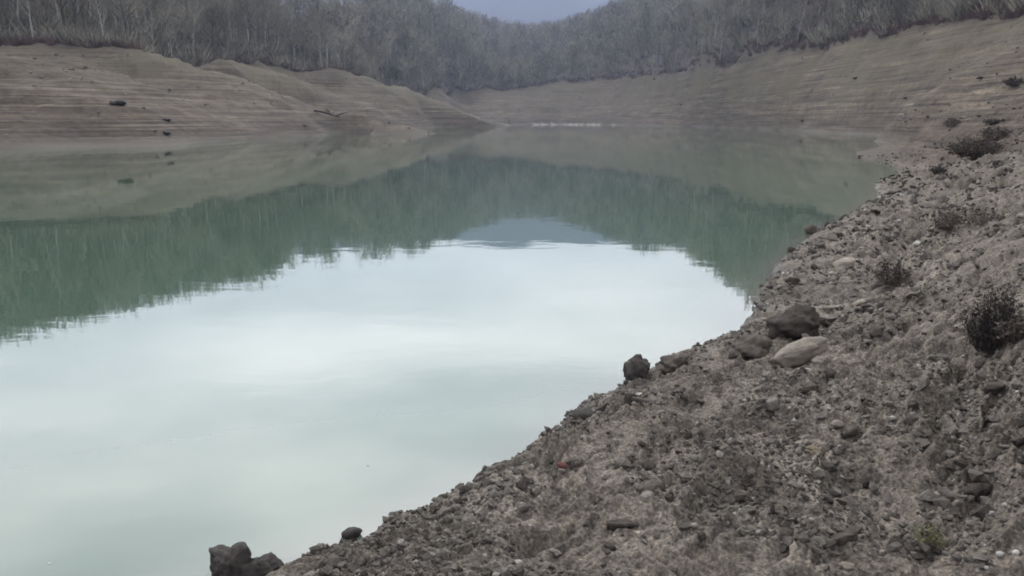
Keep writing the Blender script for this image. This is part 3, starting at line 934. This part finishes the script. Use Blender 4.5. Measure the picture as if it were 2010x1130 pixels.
one('rock', 1800, 482, (.055, .045, .035), 'white_stone', 'bright white stone on the upper bank, the largest white one', 'stone', sink=.25, seed=30, cutd=.6)
one('rock', 1655, 520, (.16, .08, .05), 'tan_stone', 'flat tan slab lying on the bank above the two small black stones', 'stone', rot=(R(5), R(-14), R(20)), sink=.4, seed=31, cutd=.55)
one('rock', 1690, 595, (.10, .045, .022), 'tan_stone', 'thin pale slab propped over a dark gap on the mid bank', 'stone', rot=(R(6), R(-18), R(15)), sink=.15, seed=32, cutd=.5)
one('rock', 1700, 603, (.05, .04, .02), 'dark_stone', 'dark stone wedged under the thin pale slab', 'stone', sink=.3, seed=33)
one('rock', 1632, 605, (.085, .035, .016), 'tan_stone', 'long thin pale stone left of the propped slab', 'stone', rot=(0, R(-8), R(10)), sink=.3, seed=34, cutd=.5)
one('rock', 1580, 862, (.040, .024, .012), 'tan_stone', 'flat cream stone on the lower bank beside the ochre clay patch', 'stone', rot=(0, R(-6), .3), sink=.2, seed=35, cutd=.5)
one('rock', 1605, 885, (.055, .05, .014), 'ochre_clay', 'ochre lump of clay pressed flat in the lower bank', 'clay lump', sink=.35, seed=36, rough=.4, sub=4)
one('rock', 1515, 800, (.055, .045, .04), 'stone', 'grey blocky stone half buried in the middle of the lower bank', 'stone', rot=(.2, .1, .5), sink=.35, seed=37, cutd=.55)
one('rock', 1548, 790, (.026, .02, .018), 'tan_stone', 'small pale pointed stone right of the half buried grey block', 'stone', rot=(0, .5, .5), sink=.25, seed=38)
one('rock', 1645, 835, (.035, .03, .02), 'tan_stone', 'rounded buff stone uphill from the ochre clay lump', 'stone', sink=.35, seed=39)
one('plastic_scrap', 1103, 917, (.030, .022, .012), 'red_scrap', 'dull red scrap of litter beside dark weeds near the waterline', 'litter', rot=(.3, .2, .6), sink=.2, seed=40, sub=2)
one('plastic_scrap', 1458, 972, (.020, .014, .012), 'pink_scrap', 'pale pink scrap of litter on the lower bank under a small dark weed', 'litter', rot=(.4, .5, .2), sink=.1, seed=41, sub=2)
for k, (px, py, s, lb) in enumerate([
        (1914, 775, .014, 'white pebble at the right, leftmost of a short row of three'),
        (1962, 778, .012, 'white pebble at the right, middle of a short row of three'),
        (1998, 772, .013, 'white pebble at the right, last of a row of three at the frame edge'),
        (1963, 1092, .014, 'white pebble in the bottom right corner, left one of a close pair'),
        (1993, 1090, .016, 'white pebble in the bottom right corner, right one of a close pair'),
        (1935, 1118, .011, 'small white pebble lowest in the bottom right corner'),
        (1800, 1082, .013, 'cream pebble beside the yellowish weed on the lower right'),
        (1362, 1038, .016, 'cream stone alone on the lower bank below the pink scrap'),
        (1892, 805, .010, 'small pale pebble just below the row of three white ones'),
        (1632, 538, .03, 'white stone left of the flat tan slab'),
        (1765, 436, .04, 'small white stone above and left of the largest white one'),
        (1662, 800, .012, 'pale pebble above the buff stone'),
        (2003, 432, .04, 'pale stone on the right frame edge beside the upper bank'),
        (1500, 628, .022, 'pale stone near the water above the dark slab'),
        (1598, 612, .02, 'whitish pebble between the shadowed hollow and the thin pale stone'),
        (1745, 925, .012, 'pale pebble in the gravel midway down the lower right bank'),
        (1830, 1010, .013, 'light pebble just above the yellowish weed')]):
    one('pebble', px, py, (s, s * .8, s * .65), 'white_stone' if k < 6 or k in (9, 10) else 'tan_stone', lb, 'pebble', sink=.25, seed=60 + k, sub=2, group='white pebbles on the near bank', rot=(0, 0, k))
# two scraps of foam on the water
for px, py, lb in ((722, 914, 'white speck of foam floating on the middle of the pale water'), (97, 1106, 'white speck of foam floating at the bottom left of the water')):
    one('foam_fleck', px, py, (.007, .005, .0025), 'foam', lb, 'foam', water=True, sink=.35, seed=80 + px, sub=1, group='foam specks on the water')
# clods on the far banks
for k, (px, py, s, lb) in enumerate([
        (232, 205, .75, 'dark earth clod on the left bank, the highest of its few'),
        (325, 236, .42, 'dark earth clod on the left bank, above the waterline pair'),
        (325, 262, .5, 'dark earth clod close to the left waterline'),
        (598, 247, .35, 'small dark clod low on the left lobe near its end'),
        (1680, 154, .55, 'dark clod high on the middle of the right slope'),
        (1337, 205, .8, 'dark clod low on the far right bank'),
        (1778, 193, .4, 'dark clod halfway up the right slope'),
        (1575, 237, .45, 'dark clod by the far right waterline'),
        (1576, 262, .4, 'dark stone standing in the water off the far right bank'),
        (1925, 155, .35, 'dark clod high on the right slope near the frame edge')]):
    one('clod', px, py, (s * .8, s * .7, s * .3), 'clod', lb, 'earth clod', sink=.35, seed=90 + k, sub=3, rough=.45)

# fallen dark trunk lying on the left lobe
p0 = hit(618, 220); p1 = hit(668, 234)
tv, tf = [], []
dd = p1 - p0
tube(tv, tf, [np.zeros(3), dd * .33 + [0, 0, .12], dd * .66 + [0, 0, .1], dd], [.15, .14, .11, .06], 7)
lg = bpy.data.objects.new('driftwood_log', None); COL.objects.link(lg); lg.location = tuple(p0 + [0, 0, .2])
tag(lg, 'dark driftwood log lying downslope on the left mud lobe', 'log')
obj('stem', mesh_from('stem', tv, tf, True), M['dark_weed'], lg)
tv, tf = [], []
tube(tv, tf, [dd * .8, dd * .9 + [.7, .2, .5], dd * .95 + [1.3, .4, .7]], [.13, .09, .03], 5)
tube(tv, tf, [dd * .6, dd * .6 + [-.3, .3, .5], dd * .6 + [-.8, .4, .9]], [.1, .07, .03], 5)
obj('branch', mesh_from('branch', tv, tf, True), M['dark_weed'], lg)


# ------------------------------------------------------------------ weeds and shrubs
def shrub(px, py, h, w, label, nst=60, mat='dark_weed', lmat=None, leaves=0, seed=1, wid=.004, cat='shrub', name='dead_shrub', group=None, leaf=.012):
    rg = np.random.RandomState(seed)
    p = hit(px, py)
    e = bpy.data.objects.new(name, None); COL.objects.link(e); e.location = tuple(p); e.empty_display_size = .1
    tag(e, label, cat, group)
    sv, sf = [], []
    tips = []
    for _ in range(nst):
        a = rg.rand() * 6.28; q = math.sqrt(rg.rand()); hh = h * (1 - .55 * q * q) * (.55 + .5 * rg.rand())
        b = np.array([math.cos(a) * w * .25 * q, math.sin(a) * w * .25 * q, -.01])
        t = np.array([math.cos(a) * w * .5 * q, math.sin(a) * w * .5 * q, hh])
        m_ = (b + t) / 2 + rg.randn(3) * w * .06
        tube(sv, sf, [b, m_, t], [wid, wid * .8, wid * .3], 3)
        for _ in range(3):
            s0 = m_ + (t - m_) * rg.rand(); s1 = s0 + np.array([rg.randn() * .12 * w, rg.randn() * .12 * w, abs(rg.randn()) * .12 * h])
            tube(sv, sf, [s0, s1], [wid * .6, wid * .25], 3); tips.append(s1)
        tips += [t, m_]
    obj('stems', mesh_from('stems', sv, sf), M[mat], e)
    if leaves:
        lv, lf = [], []
        for _ in range(leaves):
            c = tips[rg.randint(len(tips))] + rg.randn(3) * np.array([w, w, h]) * .05
            u = rg.randn(3); u /= np.linalg.norm(u); v = np.cross(u, rg.randn(3)); v /= np.linalg.norm(v)
            s = leaf * (.5 + rg.rand()); k = len(lv)
            lv += [c - u * s, c + v * s * .5 + np.cross(u, v) * s * .15, c + u * s, c - v * s * .5]
            lf += [(k, k + 1, k + 2), (k, k + 2, k + 3)]
        obj('leaves', mesh_from('leaves', lv, lf), M[lmat or mat], e)
    return e


shrub(1945, 690, .34, .30, 'dark dead bush on the right of the bank, the tallest plant there', 190, leaves=1500, seed=2, wid=.0022, leaf=.008)
shrub(1992, 668, .13, .18, 'low dark clump of dead weeds touching the right side of the tall dead bush', 50, leaves=500, seed=3, wid=.0025)
shrub(1910, 308, .6, 1.5, 'dark tangled clump of twigs on the shoulder of the upper right bank', 170, leaves=1500, seed=4, wid=.015, leaf=.035)  # dense dark twigs and leaves making one very dark clump
shrub(1952, 275, .5, .9, 'smaller dark tangle just above the shoulder clump on the right', 60, leaves=500, seed=5, wid=.014, leaf=.035)
shrub(1868, 248, .4, .9, 'dark weed tuft on the skyline of the near right shoulder', 50, leaves=400, seed=6, wid=.016, leaf=.045)
shrub(1950, 246, .28, .7, 'dark weed tuft right of the one on the shoulder skyline', 40, leaves=300, seed=7, wid=.016, leaf=.045)
shrub(1838, 342, .22, .35, 'small dark weed where the shore path bends below the shoulder', 40, leaves=300, seed=8, wid=.006, leaf=.025)
shrub(1748, 555, .20, .30, 'dark weed clump on the mid bank right of the flat tan slab', 50, leaves=450, seed=9, wid=.003, leaf=.014)
shrub(1858, 450, .22, .30, 'dark weed on the upper bank right of the white stone', 45, leaves=300, seed=10, wid=.004, leaf=.016)
shrub(1915, 438, .18, .75, 'long low dark weed on the upper bank near the right edge', 50, leaves=300, seed=11, wid=.004, leaf=.016)
shrub(1990, 170, .5, .9, 'dark shrub on the right slope at the frame edge', 50, leaves=300, seed=12, wid=.02, leaf=.08)
shrub(1640, 275, .2, .5, 'short dark weed on the far right waterline', 30, leaves=100, seed=13, wid=.02, leaf=.06)
shrub(1130, 918, .04, .10, 'small dark weed beside the red scrap near the waterline', 45, leaves=300, seed=14, wid=.0016, leaf=.006)
shrub(1468, 958, .03, .07, 'small dark weed above the pink scrap', 40, leaves=220, seed=15, wid=.0014, leaf=.006)
shrub(1820, 1060, .05, .14, 'yellowish green weed on the lower right bank', 34, 'green_weed', 'green_weed', 120, seed=16, wid=.0014, leaf=.007, cat='weed', name='weed')
shrub(1790, 735, .04, .14, 'dry straw coloured weed left of the tall dead bush', 60, 'pale_weed', 'pale_weed', 120, seed=17, wid=.0013, leaf=.006, cat='weed', name='weed')
shrub(1890, 735, .06, .12, 'pale dry weed at the foot of the tall dead bush', 40, 'pale_weed', 'pale_weed', 60, seed=18, wid=.0014, leaf=.006, cat='weed', name='weed')

# brush standing between the trees all the way up the hills
Vs, Fs, Ts = [], [], []; off = 0
cl = [clump(np.random.RandomState(70 + k), 34, 3.2, 4.2, .07) for k in range(6)]
for _ in range(9000):
    t = rg.rand() * 1.5 - .75
    r_ = np.interp(t, tlt, tlr) * math.exp(rg.rand() * .9) + 1
    xx, yy = r_ * math.sin(t), r_ * math.cos(t)
    v, f_ = cl[rg.randint(6)]
    Vs.append(v * (.5 + .7 * rg.rand()) + [xx, yy, 0]); Fs.append(f_ + off); off += len(v); Ts.append(np.full(len(v), rg.rand()))
zs = height(np.array([v[:, 0].mean() for v in Vs]), np.array([v[:, 1].mean() for v in Vs]), False)
for v, z0 in zip(Vs, zs): v[:, 2] += z0
me = mesh_from('thicket', np.concatenate(Vs), np.concatenate(Fs)); fattr(me, 'tint', np.concatenate(Ts))
tag(obj('thicket', me, M['twig']), 'grey leafless thicket filling the hillsides between the trees', 'brush', kind='stuff')

# stones strewn over the near bank: individuals, then gravel
vars_ = []
for k in range(8):
    v, f_ = rock(200 + k, (1, .7, .5), 3, .34, 12, .55)
    for mt in ('stone', 'tan_stone', 'dark_stone'):
        me = mesh_from('stone', v, f_, True); me.materials.append(M[mt]); vars_.append((mt, me))
cnt = 0
shoredist_ok = 0
while cnt < 230:
    px = 560 + rg.rand() * 1450; py = 330 + 800 * rg.rand() ** .8
    d = ray(px, py)
    t = np.linspace(1.5, 40, 500); hh = base_h(d[0] * t, d[1] * t)
    k = np.argmax((CAMH + d[2] * t) < np.maximum(hh, 0))
    if hh[k] < .03: continue
    p = d * t[k]; zz = float(height(np.array([p[0]]), np.array([p[1]]))[0])
    if zz < .03: continue
    mt, me = vars_[rg.randint(len(vars_))]
    if mt == 'tan_stone' and rg.rand() < .6: continue
    s = (.010 + (.026 if mt != 'dark_stone' else .05) * rg.rand() ** 3) * (.6 + .16 * math.hypot(p[0], p[1]))
    o = obj('stone', me, None, None, (p[0], p[1], zz + s * .1), (rg.randn() * .3, rg.randn() * .3, rg.rand() * 6.28), (s, s, s))
    colr = {'stone': 'small grey stone', 'tan_stone': 'small tan stone', 'dark_stone': 'small dark stone'}[mt]
    where = 'high on the near bank' if py < 560 else ('on the middle of the near bank' if py < 820 else 'low on the near bank')
    tag(o, colr + ' half sunk in the mud ' + where, 'stone', 'stones strewn over the near bank')
    cnt += 1

v0, f0 = ICO[1]
NG = 110000
tt = rg.rand(NG) * 1.25 - .55; lr = rg.rand(NG)
rr = np.exp(math.log(2.0) + lr * math.log(20))
rr = np.where(np.arange(NG) < 15000, np.exp(math.log(2.0) + lr ** 1.3 * math.log(14)), rr)
gx = rr * np.sin(tt); gy = rr * np.cos(tt)
gz = height(gx, gy)
dens = pn(gx / .9, gy / .9, 50) + .6 * pn(gx / .25, gy / .25, 51)
ok = (gz > -.010) & (dens > -.35 + .5 * rg.rand(NG))
gx, gy, gz, rr = gx[ok], gy[ok], gz[ok], rr[ok]
ng = len(gx); print('gravel', ng)
ss = (.0034 + .0105 * rg.rand(ng) ** 3) * np.minimum(.55 + .22 * rr, 6)
big = np.nonzero(ok)[0] < 15000
ss = np.where(big, (.009 + .030 * rg.rand(ng) ** 3) * (.5 + .14 * np.minimum(rr, 14)), ss)
rotz = rg.rand(ng) * 6.28
jit = 1 + .28 * rg.randn(ng, len(v0))
base = v0[None] * jit[:, :, None] * np.stack([np.ones(ng), .6 + .4 * rg.rand(ng), .4 + .4 * rg.rand(ng)], -1)[:, None]
ca, sa = np.cos(rotz)[:, None], np.sin(rotz)[:, None]
tilt = rg.randn(ng)[:, None] * .5
bx, by, bz_ = base[..., 0], base[..., 1], base[..., 2]
bx, bz_ = bx * np.cos(tilt) - bz_ * np.sin(tilt), bx * np.sin(tilt) + bz_ * np.cos(tilt)
bx, by = bx * ca - by * sa, bx * sa + by * ca
vv = np.stack([bx, by, bz_], -1) * ss[:, None, None] + np.stack([gx, gy, gz + ss * .2], -1)[:, None]
ff = f0[None] + (np.arange(ng) * len(v0))[:, None, None]
me = mesh_from('gravel', vv.reshape(-1, 3), ff.reshape(-1, 3))
tn = np.where(big, .03, 1) * np.where(rg.rand(ng) > .93, .2 + .8 * rg.rand(ng), 0.06 * rg.rand(ng))
fattr(me, 'tint', np.repeat(tn, len(v0)))
fattr(me, 'dark', np.repeat(np.where(tn < .1, np.clip(rg.rand(ng) ** 1.5 + .3 * sstep(7, 15, rr), 0, 1), 0), len(v0)))
tag(obj('gravel', me, M['stone']), 'loose grey grit and crumbled mud covering the near bank', 'gravel', kind='stuff')

# stones and clods strewn over the banks across the water
NF = 26000
tt = rg.rand(NF) * 1.5 - .75; rr = 40 * np.exp(rg.rand(NF) * 2.2)
gx = rr * np.sin(tt); gy = rr * np.cos(tt); gz = height(gx, gy)
ok = (gz > .02) & (rr < r_tree(gx, gy)) & (pn(gx / 7, gy / 7, 70) + pn(gz * 1.3, gx / 20, 71) > -.15 + .6 * rg.rand(NF))
gx, gy, gz, rr = gx[ok], gy[ok], gz[ok], rr[ok]; ng = len(gx); print('far stones', ng)
ss = (.03 + .11 * rg.rand(ng) ** 4) * (.5 + rr / 120)
base = v0[None] * (1 + .3 * rg.randn(ng, len(v0)))[:, :, None] * np.array([1.2, .9, .6])
vv = base * ss[:, None, None] + np.stack([gx, gy, gz + ss * .15], -1)[:, None]
ff = f0[None] + (np.arange(ng) * len(v0))[:, None, None]
me = mesh_from('scree', vv.reshape(-1, 3), ff.reshape(-1, 3))
fattr(me, 'tint', np.repeat(np.where(rg.rand(ng) > .85, .35 * rg.rand(ng), 0), len(v0)))
fattr(me, 'dark', np.repeat(rg.rand(ng), len(v0)))
tag(obj('scree', me, M['stone']), 'small stones and clods scattered over the banks across the water', 'stones', kind='stuff')

# ------------------------------------------------------------------ haze
bm = bmesh.new(); bmesh.ops.create_cube(bm, size=1)
me = bpy.data.meshes.new('haze'); bm.to_mesh(me); bm.free()
zlo = float(verts[:, 2].min()) - 1.0; zhi = float(verts[:, 2].max()) + 25
hz = obj('haze', me, None, None, (0, 0, (zlo + zhi) / 2), None, (9100, 9100, zhi - zlo))
hm = bpy.data.materials.new('haze'); hm.use_nodes = True; nt = hm.node_tree; nt.nodes.clear()
ho = N(nt, 'ShaderNodeOutputMaterial'); hv = N(nt, 'ShaderNodeVolumePrincipled')
hv.inputs['Color'].default_value = (.46, .57, .82, 1); hv.inputs['Density'].default_value = .00042
hv.inputs['Anisotropy'].default_value = 0.0
L(nt, hv, 'Volume', ho, 'Volume')
me.materials.append(hm)
tag(hz, 'thin bluish air over the valley', 'haze', kind='stuff')
print('ctrl', len(C), 'objs', len(bpy.data.objects), 'zrange', zlo, zhi)
